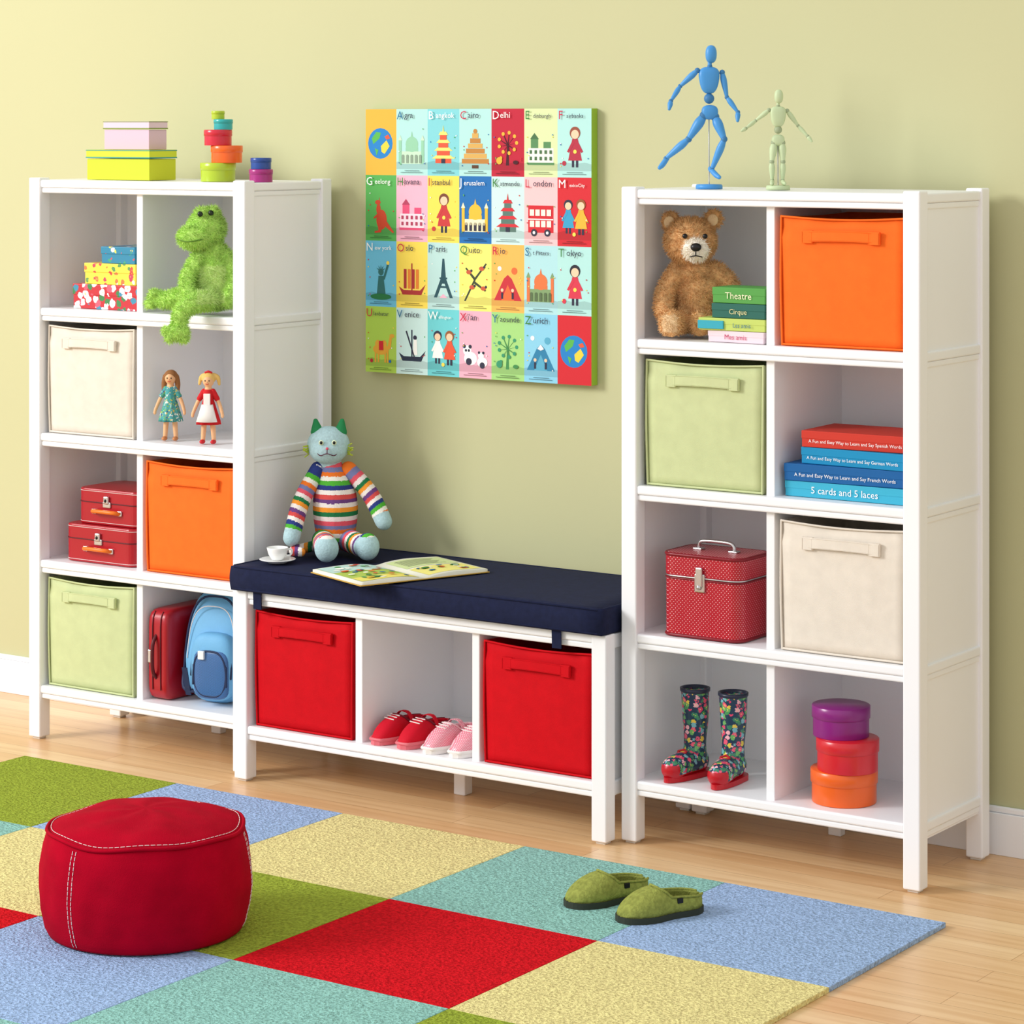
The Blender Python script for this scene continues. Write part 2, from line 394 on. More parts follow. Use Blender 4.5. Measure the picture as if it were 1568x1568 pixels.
# ------------------------------------------------------------ pouf
def pouf():
    b=B('round_floor_pouf'); m=mat('crimson_canvas',(172,0,32),.92,bump=.5,bs=500,var=.12,vs=16,spec=.08)
    prof=[(0,0),(.18,0),(.203,.004),(.211,.020),(.219,.06),(.222,.10),(.220,.145),(.214,.185),(.207,.207),(.201,.216),(.197,.219),(.187,.225),(.15,.238),(.10,.247),(.05,.252),(0,.253)]
    def wob(a,z):
        k=math.sin(min(1,z/.22)*math.pi)
        return 1+(.008*math.sin(5*a+1)+.008*math.sin(9*a+z*26)+.004*math.sin(19*a-z*30))*k*.9
    tb=bmesh.new(); P2=[]
    for (r1,z1),(r2,z2) in zip(prof,prof[1:]):
        for k in range(3): P2.append((r1+(r2-r1)*k/3,z1+(z2-z1)*k/3))
    P2.append(prof[-1]); lathe_into(tb,P2,140)
    def dz(a,r): return .0025*math.sin(4*a)*r/.2+.002*math.sin(7*a+r*30)*min(1,r/.1)
    for v in tb.verts:
        a=math.atan2(v.co.y,v.co.x); r=math.hypot(v.co.x,v.co.y)
        if r>.1 and v.co.z<.218:
            f=wob(a,v.co.z); v.co.x*=f; v.co.y*=f
        if v.co.z>.2: v.co.z+=dz(a,r)
    b.merge(tb,m)
    def rim(r,z,n=96): return [(r*math.cos(2*math.pi*k/n),r*math.sin(2*math.pi*k/n),z+dz(2*math.pi*k/n,r)) for k in range(n+1)]
    b.tube(rim(.2045,.2165),.0042,m,seg=6,sub=1)
    P=rim(.196,.2218,300)
    for i in range(0,300,3): b.tube([P[i],P[i+2]],.0008,STITCH,seg=4,sub=1)
    for a0 in (-math.pi/2-.63,-math.pi/2+1.5,math.pi/2+.4):
        for da in (-.022,.022):
            a=a0+da; pts=[]
            for z in [.010+i*.0033 for i in range(61)]:
                r=.2
                for (r1,z1),(r2,z2) in zip(prof[2:],prof[3:]):
                    if z1<=z<=z2: r=r1+(r2-r1)*(z-z1)/(z2-z1); break
                r*=wob(a,z)
                pts.append((math.cos(a)*(r+.0006),math.sin(a)*(r+.0006),z))
            for i in range(0,58,3): b.tube([pts[i],pts[i+2]],.0008,STITCH,seg=4,sub=1)
    return b.done((-3.876,-1.592,.0112),TH)
pouf()
# ------------------------------------------------------------ footwear
def wf(t): return (max(0,1-abs(2*t-1)**3.2))**.5*(1.0-.16*math.sin(math.pi*min(1,max(0,(t-.35)/.5)))-.06*t)
def footwear(name,Lg,W,h,mup,msole,loc,rz,open_from=.42,soleh=.012,kind='slipper',extra=None):
    b=B(name)
    N=34;Mm=22; fall=.30 if kind=='slipper' else .12
    def hh(t): 
        base=h*(math.sin(min(1,t/.50)*math.pi/2)**.62)
        return base*(1-fall*max(0,(t-.5)/.5)) 
    tb=bmesh.new(); R=[]
    def up(t,a,g=0):
        return V(((W/2*wf(t)+g)*abs(math.cos(a))**.75*(1 if math.cos(a)>0 else -1),-Lg/2+t*Lg,soleh+(hh(t)+g)*math.sin(a)**.8))
    for i in range(N+1):
        t=i/N*.998+.001
        R.append([tb.verts.new(up(t,math.pi*j/Mm)) for j in range(Mm+1)])
    ow=.98 if kind=='slipper' else .90
    for i in range(N):
        for j in range(Mm):
            t=(i+.5)/N; a=math.pi*(j+.5)/Mm
            lim=ow*min(1,math.sqrt(max(0,(t-open_from)/.14)))
            if t>open_from and abs(a-math.pi/2)<lim: continue
            tb.faces.new((R[i][j],R[i][j+1],R[i+1][j+1],R[i+1][j]))
    loose=[v for v in tb.verts if not v.link_faces]; bmesh.ops.delete(tb,geom=loose,context='VERTS')
    bmesh.ops.recalc_face_normals(tb,faces=tb.faces)
    bmesh.ops.solidify(tb,geom=tb.faces[:],thickness=.004)
    b.merge(tb,mup)
    rimc=[]
    for k in range(14): 
        t=.985-(.985-open_from-.12)*k/13; rimc.append(up(t,math.pi/2-ow,.0005))
    for k in range(1,8):
        a=math.pi/2-ow+2*ow*k/8; q=abs(a-math.pi/2)/ow; rimc.append(up(open_from+.14*q*q,a,.0005))
    for k in range(14): 
        t=open_from+.12+(.985-open_from-.12)*k/13; rimc.append(up(t,math.pi/2+ow,.0005))
    rimm=mup if kind=='slipper' else (extra or mup)
    b.tube(rimc,.0028,mup if kind=='slipper' else rimm,seg=6,sub=2)
    out=[(W/2*1.06*wf(i/40),-Lg/2*1.03+i/40*Lg*1.03) for i in range(41)]
    ring=[(x,y) for x,y in out]+[(-x,y) for x,y in out[::-1][1:-1]]
    def slab(z0,z1,sc,m):
        tb=bmesh.new(); f=tb.faces.new([tb.verts.new((x*sc,y*sc,z0)) for x,y in ring])
        r=bmesh.ops.extrude_face_region(tb,geom=[f]); bmesh.ops.translate(tb,vec=(0,0,z1-z0),verts=[v for v in r['geom'] if isinstance(v,bmesh.types.BMVert)])
        b.merge(tb,m,smooth=False)
    slab(0,soleh,1,msole); slab(soleh,soleh+.003,.9,extra or mup)
    if kind=='slipper':
        p=up(.64,.42); b.box((p.x-.001,p.y-.007,p.z-.006),(p.x+.0025,p.y+.007,p.z+.005),BLACK,.001)
    if kind=='sneaker':
        pts=[(W/2*1.05*wf(t)*s,-Lg/2*1.02+t*Lg,soleh+.003) for s,ts in ((-1,[.30,.2,.12,.06,.03]),(1,[.03,.06,.12,.2,.30])) for t in ts]
        b.tube(pts,.0045,msole,seg=6,sub=2)
        pts=[up(.60,math.pi*(.10+.80*j/12),.003) for j in range(13)]
        b.ribbon(pts,(0,.013,0),(0,0,1),.002,mup)
        for tt in (.28,.34,.40):
            b.tube([up(tt,math.pi*.38,.003),up(tt+.02,math.pi*.62,.003)],.0016,STITCH,seg=5,sub=1)
    return b.done(loc,rz)
FELT=mat('olive_felt',(146,152,76),.97,bump=.9,bs=260,var=.22,vs=110,spec=.05)
DSOLE=mat('dark_rubber',(48,54,44),.8)
LINF=mat('felt_lining',(84,90,44),.95)
footwear('felt_slipper',.205,.093,.053,FELT,DSOLE,(-3.033,-.903,.0112),math.radians(-26),extra=LINF,soleh=.013)
footwear('felt_slipper',.205,.093,.053,FELT,DSOLE,(-3.187,-.871,.0112),math.radians(-24),extra=LINF,soleh=.013)
RSH=mat('red_shoe_canvas',(208,14,40),.7,bump=.3,bs=500,spec=.2); PSH=dots('pink_shoe_dots',(236,130,150),(250,225,228),170,.28)
WS=mat('white_rubber',(242,236,232),.5); RS=mat('red_rubber',(224,110,120),.5)
LIN=mat('shoe_lining',(120,30,44),.9); LIN2=mat('shoe_lining_pink',(238,190,196),.9)
for i,(x,y,m,s) in enumerate([(-4.141,-.350,RSH,RS),(-4.062,-.350,RSH,RS),(-3.976,-.356,PSH,WS),(-3.901,-.352,PSH,WS)]):
    footwear('canvas_sneaker',.192,.066,.054,m,s,(x,y,.1455),math.radians(-3+2*(i%2)),open_from=.42,soleh=.010,kind='sneaker',extra=LIN if i<2 else LIN2)
FB=voro('floral_rubber',(30,58,84),[(226,70,110),(70,150,90),(244,180,190),(110,175,100),(232,200,80),(236,90,120),(60,130,100),(120,180,190)],88,.56,.22)
def boot(x,y,rz):
    b=B('rain_boot')
    m=FB; sole=mat('red_rubber_boot',(190,20,34),.3)
    parts=[('t',[(0,.012,.200),(0,.014,.13),(0,.012,.080),(0,.010,.045)],[.034,.031,.027,.030],20,4,False),
           ('t',[(0,.018,.034),(0,-.03,.034),(0,-.075,.029)],[.031,.030,.029],16,4)]
    def mf(p):
        if p.z<.018: return sole
        if p.y<-.083 and p.z<.040: return sole
        return m
    b.blob(parts,.0028,mf,smooth=3)
    b.lathe([(.0345,.198),(.0362,.200),(.0362,.207),(.033,.2075),(.030,.204),(.028,.185),(0,.183)],mat('boot_rim',(40,44,66),.35),M=T(0,.012,0))
    ring=[(.034*math.cos(a),.018+.034*math.sin(a)) if math.sin(a)>=0 else (.033*math.cos(a),.018+.122*math.sin(a)) for a in [2*math.pi*k/40 for k in range(40)]]
    tb=bmesh.new(); f=tb.faces.new([tb.verts.new((px,py,0)) for px,py in ring]); r=bmesh.ops.extrude_face_region(tb,geom=[f])
    bmesh.ops.translate(tb,vec=(0,0,.012),verts=[v for v in r['geom'] if isinstance(v,bmesh.types.BMVert)]); b.merge(tb,sole,smooth=False)
    b.tube([(0,-.030,.066),(.012,-.040,.062),(0,-.044,.060),(-.012,-.040,.062),(0,-.030,.066)],.0022,sole,seg=6)
    return b.done((x,y,LV[0]+.0005),rz)
boot(-3.320,-.285,math.radians(-6)); boot(-3.215,-.281,math.radians(8))
# ------------------------------------------------------------ boxes
def rbox(b,cx,cy,z,r,h,m,mlid=None):
    lid=mlid or m
    b.lathe([(0,z),(r*.955,z),(r*.96,z+.001),(r*.96,z+h*.65)],m,M=T(cx,cy,0))
    b.lathe([(r*.955,z+h*.60),(r-.001,z+h*.60),(r,z+h*.61),(r,z+h-.0015),(r-.0015,z+h),(0,z+h)],lid,M=T(cx,cy,0),seg=48)
def gm(n,c): return mat(n,c,.28,spec=.6)
b=B('round_gift_box_stack')
rbox(b,0,0,0,.077,.075,gm('box_orange',(240,100,20)))
rbox(b,.012,-.006,.0752,.072,.073,gm('box_red',(214,30,42)))
rbox(b,-.010,.004,.1484,.067,.070,gm('box_purple',(140,28,125)))
b.done((-2.908,-.298,LV[0]+.0005),.0)
TOP=1.5465
b=B('round_gift_box_stack')
rbox(b,0,0,0,.048,.050,gm('box_lime',(176,200,40)))
rbox(b,.022,.010,.0502,.043,.046,gm('box_orange',(240,100,20)))
rbox(b,.0,.0,.0964,.038,.042,gm('box_red2',(208,30,55)))
rbox(b,.014,.005,.1386,.026,.028,gm('box_teal',(40,170,170)))
rbox(b,.0,.0,.1668,.018,.022,gm('box_lime',(176,200,40)))
b.done((-4.785,-.30,TOP),0)
b=B('round_gift_box_stack')
rbox(b,0,0,0,.032,.034,gm('box_magenta',(165,35,120)))
rbox(b,0,0,.0342,.028,.030,gm('box_blue',(25,70,150)))
b.done((-4.636,-.30,TOP),0)
def gbox(b,x0,y0,x1,y1,z,h,body,lid,edge):
    b.box((x0+.002,y0+.002,z),(x1-.002,y1-.002,z+h*.7),body,.0015)
    b.box((x0,y0,z+h*.72),(x1,y1,z+h),lid,.0015)
    b.box((x0-.0006,y0-.0006,z+h*.72),(x1+.0006,y1+.0006,z+h*.76),edge,0)
    b.box((x0-.0006,y0-.0006,z+h*.965),(x1+.0006,y1+.0006,z+h*.99),edge,0)
b=B('lidded_keepsake_box'); gbox(b,-.116,-.056,.118,.056,0,.083,flat((200,208,50)),flat((206,216,58)),flat((70,150,140))); b.done((-5.125,-.27,TOP),0)
b=B('lidded_keepsake_box'); gbox(b,-.083,-.038,.086,.038,0,.078,flat((218,188,206)),flat((224,200,214)),flat((120,140,50))); b.done((-5.115,-.265,TOP+.0835),0)
b=B('floral_box_stack')
f1=voro('floral_red',(196,36,46),[(250,245,240),(255,225,225),(60,130,70),(250,250,250),(225,90,110),(60,140,170)],48,.52)
f2=voro('floral_yellow',(240,214,70),[(220,70,60),(240,120,60),(250,250,250),(90,150,80),(200,60,90)],52,.36)
f3=voro('floral_blue',(30,130,165),[(240,220,80),(220,70,80),(250,250,250),(60,160,120)],52,.36)
def fb(x0,z,h,m,x1):
    b.box((x0+.002,-.108,z),(x1-.002,.108,z+h*.62),m,.001); b.box((x0,-.11,z+h*.55),(x1,.11,z+h-.0003),m,.002)
fb(-.125,0,.068,f1,.115); fb(-.082,.0683,.058,f2,.108); fb(-.02,.1266,.046,f3,.105)
b.done((-5.125,-.26,LV[3]+.0005),0)
# ------------------------------------------------------------ suitcases
def suitcase(w,d,h,x,y,z):
    b=B('toy_suitcase'); m=mat('red_vinyl',(172,8,28),.32,spec=.5,bump=.1,bs=500)
    OR=mat('orange_handle',(240,120,30),.4)
    b.box((-w/2,-d/2,0),(w/2,d/2,h),m,.004,vert_only=.028)
    zl=h*.62; pr=[]
    for cx,cy,a0 in ((w/2-.028,-d/2+.028,-90),(w/2-.028,d/2-.028,0),(-w/2+.028,d/2-.028,90),(-w/2+.028,-d/2+.028,180)):
        for k in range(7):
            a=math.radians(a0+k*15); pr.append((cx+.0285*math.cos(a),cy+.0285*math.sin(a)))
    pr.append(pr[0])
    b.tube([(px,py,zl) for px,py in pr],.0016,mat('dark_seam',(90,6,18),.5),seg=6,sub=1)
    for zz in (h-.007,.007): b.tube([(px,py,zz) for px,py in pr],.0008,STITCH,seg=4,sub=1)
    b.tube([(-.045,-d/2-.002,h*.36),(-.038,-d/2-.018,h*.40),(0,-d/2-.022,h*.41),(.038,-d/2-.018,h*.40),(.045,-d/2-.002,h*.36)],.0055,OR,seg=8)
    for sx in (-1,1):
        b.box((sx*.047-.008,-d/2-.005,h*.30),(sx*.047+.008,-d/2+.002,h*.44),METAL,.002)
    b.box((-.014,-d/2-.005,h*.50),(.014,-d/2+.002,h*.66),METAL,.002); b.box((-.009,-d/2-.009,h*.60),(.009,-d/2,h*.82),METAL,.003)
    b.ell((0,-d/2-.009,h*.70),(.004,.003,.005),BLACK,seg=8)
    return b.done((x,y,z),0)
suitcase(.258,.20,.103,-5.150,-.272,LV[1]+.0005)
suitcase(.228,.18,.098,-5.135,-.264,LV[1]+.104)
def traincase():
    b=B('polka_dot_train_case'); w,d,h=.212,.15,.196; m=dots('red_polka',(176,8,34),(250,225,228),105,.13)
    DR=mat('red_trim',(130,8,26),.35)
    b.box((-w/2,-d/2,0),(w/2,d/2,h*.70),m,.003,vert_only=.03)
    b.box((-w/2-.001,-d/2-.001,h*.715),(w/2+.001,d/2+.001,h),m,.006,vert_only=.031)
    def ring(z,e,r,mm):
        pr=[]
        for cx,cy,a0 in ((w/2-.03,-d/2+.03,-90),(w/2-.03,d/2-.03,0),(-w/2+.03,d/2-.03,90),(-w/2+.03,-d/2+.03,180)):
            for k in range(7):
                a=math.radians(a0+k*15); pr.append((cx+(.03+e)*math.cos(a),cy+(.03+e)*math.sin(a),z))
        pr.append(pr[0]); b.tube(pr,r,mm,seg=6,sub=1)
    ring(.004,0,.004,DR); ring(h*.70,0,.0025,DR); ring(h*.725,.001,.002,METAL); ring(h-.004,0,.0045,DR)
    b.box((-.014,-d/2-.006,h*.56),(.014,-d/2+.002,h*.78),METAL,.003); b.box((-.009,-d/2-.010,h*.62),(.009,-d/2-.003,h*.86),METAL,.003); b.ell((0,-d/2-.009,h*.62),(.006,.004,.006),METAL,seg=10)
    b.tube([(-.048,0,h),(-.046,0,h+.016),(-.03,0,h+.022),(.03,0,h+.022),(.046,0,h+.016),(.048,0,h)],.0045,METAL,seg=8)
    for sx in (-1,1): b.box((sx*.048-.012,-.01,h-.001),(sx*.048+.012,.01,h+.005),METAL,.002)
    return b.done((-3.238,-.310,LV[1]+.0008),0)
traincase()
# ------------------------------------------------------------ standing red case and backpack
b=B('red_travel_case'); m=mat('red_vinyl',(172,8,28),.32)
b.sbox((0,0,.122),(.037,.115,.122),m,p=9,cuts=12)
for x in (-.014,.014): b.tube([(x,-.116,.03),(x,-.117,.2),(x,-.105,.238)],.0015,mat('dark_seam',(90,6,18),.5),seg=6)
b.tube([(-.004,-.112,.06),(-.004,-.128,.085),(-.004,-.128,.15),(-.004,-.112,.175)],.005,mat('dark_seam',(90,6,18),.5),seg=8)
b.box((-.030,-.119,.10),(-.018,-.112,.135),METAL,.002)
b.tube([(-.0375,-.09,.005),(-.0375,-.09,.235)],.0015,METAL,seg=6,sub=1)
b.done((-4.934,-.262,LV[0]+.0005),0)
def backpack():
    b=B('blue_backpack'); m=mat('sky_blue_nylon',(112,176,220),.6,bump=.25,bs=300,var=.06,vs=18)
    nv=mat('navy_trim',(30,44,80),.6); mesh=dots('navy_mesh',(70,120,180),(30,50,96),230,.33)
    def sh(v):
        if v.co.z>.12: v.co.y+= (v.co.z-.12)*.25
    b.sbox((0,0,.152),(.094,.058,.152),m,p=3.2,cuts=14,fn=sh)
    b.sbox((.016,-.052,.105),(.066,.030,.090),m,p=3.4,cuts=10)
    b.sbox((.020,-.072,.088),(.054,.014,.066),mesh,p=4.2,cuts=8)
    def arc(cx,y,z0,w,h,r,mm,p=3.,lean=0):
        pts=[]
        for k in range(25):
            a=math.pi*k/24; c=math.cos(a); s=math.sin(a); zz=h*abs(s)**(2/p)
            pts.append((cx+w*abs(c)**(2/p)*(1 if c>0 else -1),y+lean*zz,z0+zz))
        b.tube(pts,r,mm,seg=6,sub=1)
    arc(.016,-.070,.08,.062,.105,.0030,nv,lean=.08); arc(.020,-.083,.06,.052,.090,.0028,nv)
    arc(.020,-.082,.11,.051,-.080,.0028,nv)
    arc(0,-.044,.08,.086,.205,.0032,nv,lean=.12); arc(0,-.050,.12,.072,.14,.0013,STITCH,lean=.13)
    b.tube([(-.04,-.055,.035),(-.082,-.050,.04),(-.097,-.02,.10),(-.092,.0,.20),(-.06,.015,.285)],.0055,nv,seg=8)
    b.tube([(-.03,.035,.292),(-.02,.035,.318),(.02,.035,.316),(.03,.035,.29)],.005,nv,seg=8)
    b.box((-.012,-.092,.128),(.006,-.084,.150),mat('zip_tag',(240,240,240),.5),.001)
    b.ribbon([(-.070,-.045,.02),(-.058,-.070,.05),(-.060,-.080,.10)],(.016,0,0),(0,-1,0),.003,nv)
    return b.done((-4.788,-.288,LV[0]+.0005),math.radians(8))
backpack()
# ------------------------------------------------------------ books
def bookbox(b,x0,x1,y0,y1,z,h,m,rz=0,txt=None,tm=None,page=True,ts=.5):
    M=T((x0+x1)/2,(y0+y1)/2,z)@RZ(rz); w=(x1-x0)/2; d=(y1-y0)/2
    b.box((-w,-d,0),(w,d,h*.62),m,.0015,M); b.box((-w-.001,-d-.001,h*.5),(w+.001,d+.001,h-.0004),m,.0015,M)
    if txt: b.text(txt,h*ts,tm,M@T(0,-d-.0022,h*.28))
W_=flat((250,250,250)); 
b=B('boxed_game_stack')
bookbox(b,-.155,.150,-.09,.09,0,.036,flat((60,174,204)),0,'5 cards and 5 laces',W_,ts=.62)
bookbox(b,-.158,.148,-.09,.09,.0364,.039,flat((24,96,160)),math.radians(2),'A Fun and Easy Way to Learn and Say French Words',W_,ts=.30)
bookbox(b,-.115,.150,-.085,.09,.0758,.038,flat((20,140,190)),math.radians(-2),'A Fun and Easy Way to Learn and Say German Words',W_,ts=.28)
bookbox(b,-.118,.150,-.08,.09,.1142,.038,flat((205,58,44)),math.radians(2),'A Fun and Easy Way to Learn and Say Spanish Words',W_,ts=.28)
b.done((-2.871,-.272,LV[2]+.0005),0)
b=B('storybook_stack')
bookbox(b,-.062,.088,-.045,.045,0,.027,flat((236,214,222)),math.radians(-2),'Mes amis',flat((200,70,110)),ts=.6)
bookbox(b,-.086,.086,-.047,.045,.0274,.029,flat((196,214,110)),math.radians(2),None)
b.box((-.087,-.052,.031),(-.02,-.045,.050),flat((60,170,190)),.001,M=RZ(.035))
b.text('Les amis',.014,flat((40,110,140)),T(.03,-.0505,.036))
bookbox(b,-.052,.088,-.045,.045,.0568,.034,flat((46,104,92)),0,'Cirque',flat((230,220,160)),ts=.5)
bookbox(b,-.050,.090,-.045,.045,.0912,.037,flat((88,160,76)),math.radians(-1),'Theatre',flat((240,240,200)),ts=.6)
b.done((-3.156,-.338,LV[3]+.0005),0)
# ------------------------------------------------------------ plush toys
def teddy():
    b=B('teddy_bear'); br=mat('teddy_fur',(226,180,126),.95,var=.20,vs=70,spec=.1); lt=mat('teddy_cream',(250,242,228),.95,var=.06,vs=60,spec=.1)
    ie=mat('teddy_inner_ear',(240,210,166),.95)
    parts=[('e',(-.016,-.02,.226),(.062,.056,.056)),
           ('e',(-.066,-.005,.272),(.023,.014,.025)),('e',(.036,.000,.278),(.023,.014,.023)),
           ('e',(.006,-.074,.208),(.032,.026,.027)),
           ('e',(-.002,.004,.097),(.058,.050,.084)),('e',(-.008,-.004,.152),(.044,.040,.035)),
           ('t',[(-.046,-.015,.156),(-.072,-.045,.105),(-.072,-.066,.060)],[.023,.022,.022]),
           ('t',[(.040,-.0,.152),(.070,.005,.125),(.082,.01,.10)],[.026,.024,.022]),
           ('t',[(-.030,-.02,.036),(-.048,-.085,.030)],[.032,.026]),('e',(-.050,-.100,.034),(.027,.020,.032)),
           ('t',[(.022,-.02,.036),(.016,-.050,.029)],[.030,.026]),('e',(.014,-.070,.032),(.025,.018,.030))]
    def mf(p):
        if (p-V((.006,-.084,.206))).length<.031: return lt
        if p.y<-.110 and abs(p.x+.050)<.017 and abs(p.z-.036)<.020: return ie
        return br
    rz=math.radians(22); ox,oy=-3.314,-.266
    def keep(p):
        wx=ox+p.x*math.cos(rz)-p.y*math.sin(rz); wy=oy+p.x*math.sin(rz)+p.y*math.cos(rz)
        if p.z<.002 or wx<-3.396: return False
        if wx>-3.246 and wy<-.286 and p.z<.135: return False
        return True
    b.blob(parts,.0042,mf,fur=(19000,.0095,.0010),keep=keep)
    b.ell((.010,-.104,.215),(.013,.009,.010),BLACK); 
    for x in (-.020,.028): b.ell((x,-.079,.240),(.0062,.006,.0062),BLACK,seg=12)
    b.tube([(.010,-.106,.205),(.010,-.1065,.197)],.0014,BLACK,seg=5,sub=1)
    b.tube([(-.004,-.101,.192),(.010,-.1055,.195),(.024,-.101,.192)],.0014,BLACK,seg=5,sub=3)
    b.ell((-.067,-.020,.270),(.013,.004,.015),ie); b.ell((.037,-.015,.276),(.013,.004,.014),ie)
    return b.done((ox,oy,LV[3]+.003),rz)
teddy()
def frog():
    b=B('plush_frog'); g=mat('lime_plush',(192,230,120),.95,var=.16,vs=80,spec=.1); gl=mat('lime_plush_light',(212,238,150),.95,var=.1,vs=70,spec=.1)
    parts=[('e',(-.002,-.005,.226),(.050,.046,.050)),('e',(-.030,-.030,.204),(.046,.040,.032)),
           ('e',(-.012,-.026,.266),(.019,.018,.018)),('e',(.016,-.022,.268),(.019,.018,.018)),
           ('e',(.018,.0,.092),(.058,.050,.086)),('e',(.012,0,.16),(.042,.038,.038)),
           ('t',[(-.020,-.022,.150),(-.050,-.050,.092),(-.040,-.070,.052)],[.021,.018,.017]),
           ('t',[(.050,-.01,.150),(.072,-.03,.087),(.060,-.055,.035)],[.021,.019,.018]),
           ('t',[(.0,-.01,.036),(-.07,.010,.042),(-.115,.030,.032)],[.030,.024,.022]),
           ('e',(-.140,.050,.036),(.026,.018,.020)),('e',(-.158,.048,.022),(.016,.012,.014)),('e',(-.147,.04,.048),(.015,.013,.014)),
           ('t',[(.02,-.03,.036),(-.02,-.092,.036),(-.056,-.116,.010),(-.060,-.116,-.028)],[.028,.024,.021,.018]),
           ('e',(-.064,-.120,-.042),(.030,.020,.019)),('e',(-.092,-.120,-.036),(.015,.012,.011)),('e',(-.084,-.122,-.056),(.014,.012,.012)),('e',(-.05,-.122,-.058),(.014,.012,.012))]
    ox,oy=-4.777,-.352
    def keep(p):
        wy=oy+p.x*math.sin(TH)+p.y*math.cos(TH)
        return p.z>.002 or wy<-.425
    b.blob(parts,.0042,lambda p: gl if (p.y<-.028 and .03<p.z<.13 and abs(p.x-.018)<.035) else g,fur=(24000,.0115,.0010),keep=keep)
    for x,y,z in ((-.014,-.050,.266),(.014,-.046,.269)): b.ell((x,y,z),(.0075,.006,.0075),mat('frog_eye',(24,40,16),.25),seg=12)
    b.tube([(-.074,-.056,.200),(-.042,-.082,.194),(-.005,-.064,.200)],.0018,mat('frog_mouth',(90,130,40),.8),seg=5)
    return b.done((ox,oy,LV[3]+.003),TH)
frog()
def cat():
    b=B('striped_sock_cat')
    lb=mat('knit_blue',(176,206,212),.95,bump=.6,bs=260,var=.10,vs=160,spec=.1)
    gr=mat('knit_green',(48,136,84),.95,bump=.6,bs=260,spec=.1)
    SC=[(214,82,80),(240,232,226),(50,64,130),(84,176,60),(240,236,226),(236,120,46),(120,124,170),(224,90,106),(240,228,226),(40,120,74),(242,154,56),(240,232,226),(110,70,130)]
    SM=[mat('knit_%d'%i,c,.95,bump=.6,bs=260,spec=.1) for i,c in enumerate(SC)]
    def stripes(t,per=.0115): return SM[int(math.floor(t/per))%len(SM)]
    b.blob([('t',[(0,0,.060),(0,.0,.12),(-.004,.002,.18),(-.012,.0,.232)],[.054,.060,.052,.030],20)],.003,lambda p: stripes(p.z))
    for A,o in (([(-.045,-.005,.222),(-.088,-.040,.14),(-.110,-.075,.052)],.0),([(.035,-.005,.222),(.092,-.02,.16),(.130,-.045,.090)],.04)):
        a0=V(A[0]); e=V(A[-1])
        def mf(p,a0=a0,e=e,o=o):
            if (p-e).length<.030: return lb
            return stripes((p-a0).length+o,.0105)
        b.blob([('t',A,[.022,.0235,.023],16)],.003,mf)
    for hp,ft,o in (((-.030,-.03,.038),(-.012,-.162,.034),0),((.032,-.02,.038),(.092,-.132,.034),.03)):
        h0=V(hp); f0=V(ft)
        def mf(p,h0=h0,f0=f0,o=o):
            if (p-f0).length<.038: return lb
            return stripes((p-h0).length+o,.0105)
        b.blob([('t',[hp,ft],[.031,.028],16),('e',(ft[0],ft[1]-.004,ft[2]+.004),(.032,.028,.036))],.003,mf)
    b.blob([('t',[(-.03,.01,.024),(-.075,-.03,.019),(-.104,-.075,.018),(-.084,-.10,.018)],[.015,.014,.014,.013],12)],.003,lambda p: stripes(-p.x+.03,.010))
    b.blob([('e',(-.018,-.006,.287),(.057,.042,.050)),('e',(-.018,-.02,.274),(.050,.036,.036)),('t',[(-.014,0,.235),(-.016,0,.26)],[.03,.03])],.003,lambda p: lb)
    for x,s in ((-.048,-1),(.014,1)):
        b.blob([('t',[(x,-.004,.322),(x+s*.004,-.004,.350)],[.018,.007],12)],.0025,lambda p: gr)
    for x in (-.034,.000):
        b.ell((x,-.051,.298),(.0066,.004,.0066),mat('felt_white',(225,235,200),.9)); b.ell((x,-.054,.298),(.0040,.003,.0045),BLACK,seg=10)
    b.tube([(-.046,-.047,.272),(-.036,-.054,.264),(-.018,-.060,.270),(.000,-.054,.264),(.010,-.046,.272)],.0012,mat('dark_yarn',(90,40,60),.9),seg=5)
    b.tube([(-.018,-.059,.270),(-.018,-.059,.282)],.0012,mat('dark_yarn',(90,40,60),.9),seg=5,sub=1)
    b.ell((-.018,-.058,.283),(.004,.003,.0035),mat('pink_nose',(220,90,110),.8),seg=10)
    yl=mat('yarn_green',(180,196,60),.95)
    for s,xx in ((-1,-.070),(1,.034)):
        for k in range(9):
            a=random.uniform(-.9,.9)
            b.tube([(xx,-.02,.275+.003*k-.012),(xx+s*random.uniform(.008,.015),-.03,.275+.003*k-.012+.012*a)],.0016,yl,seg=5,sub=1)
    return b.done((-4.466,-.198,.5655),TH)
cat()
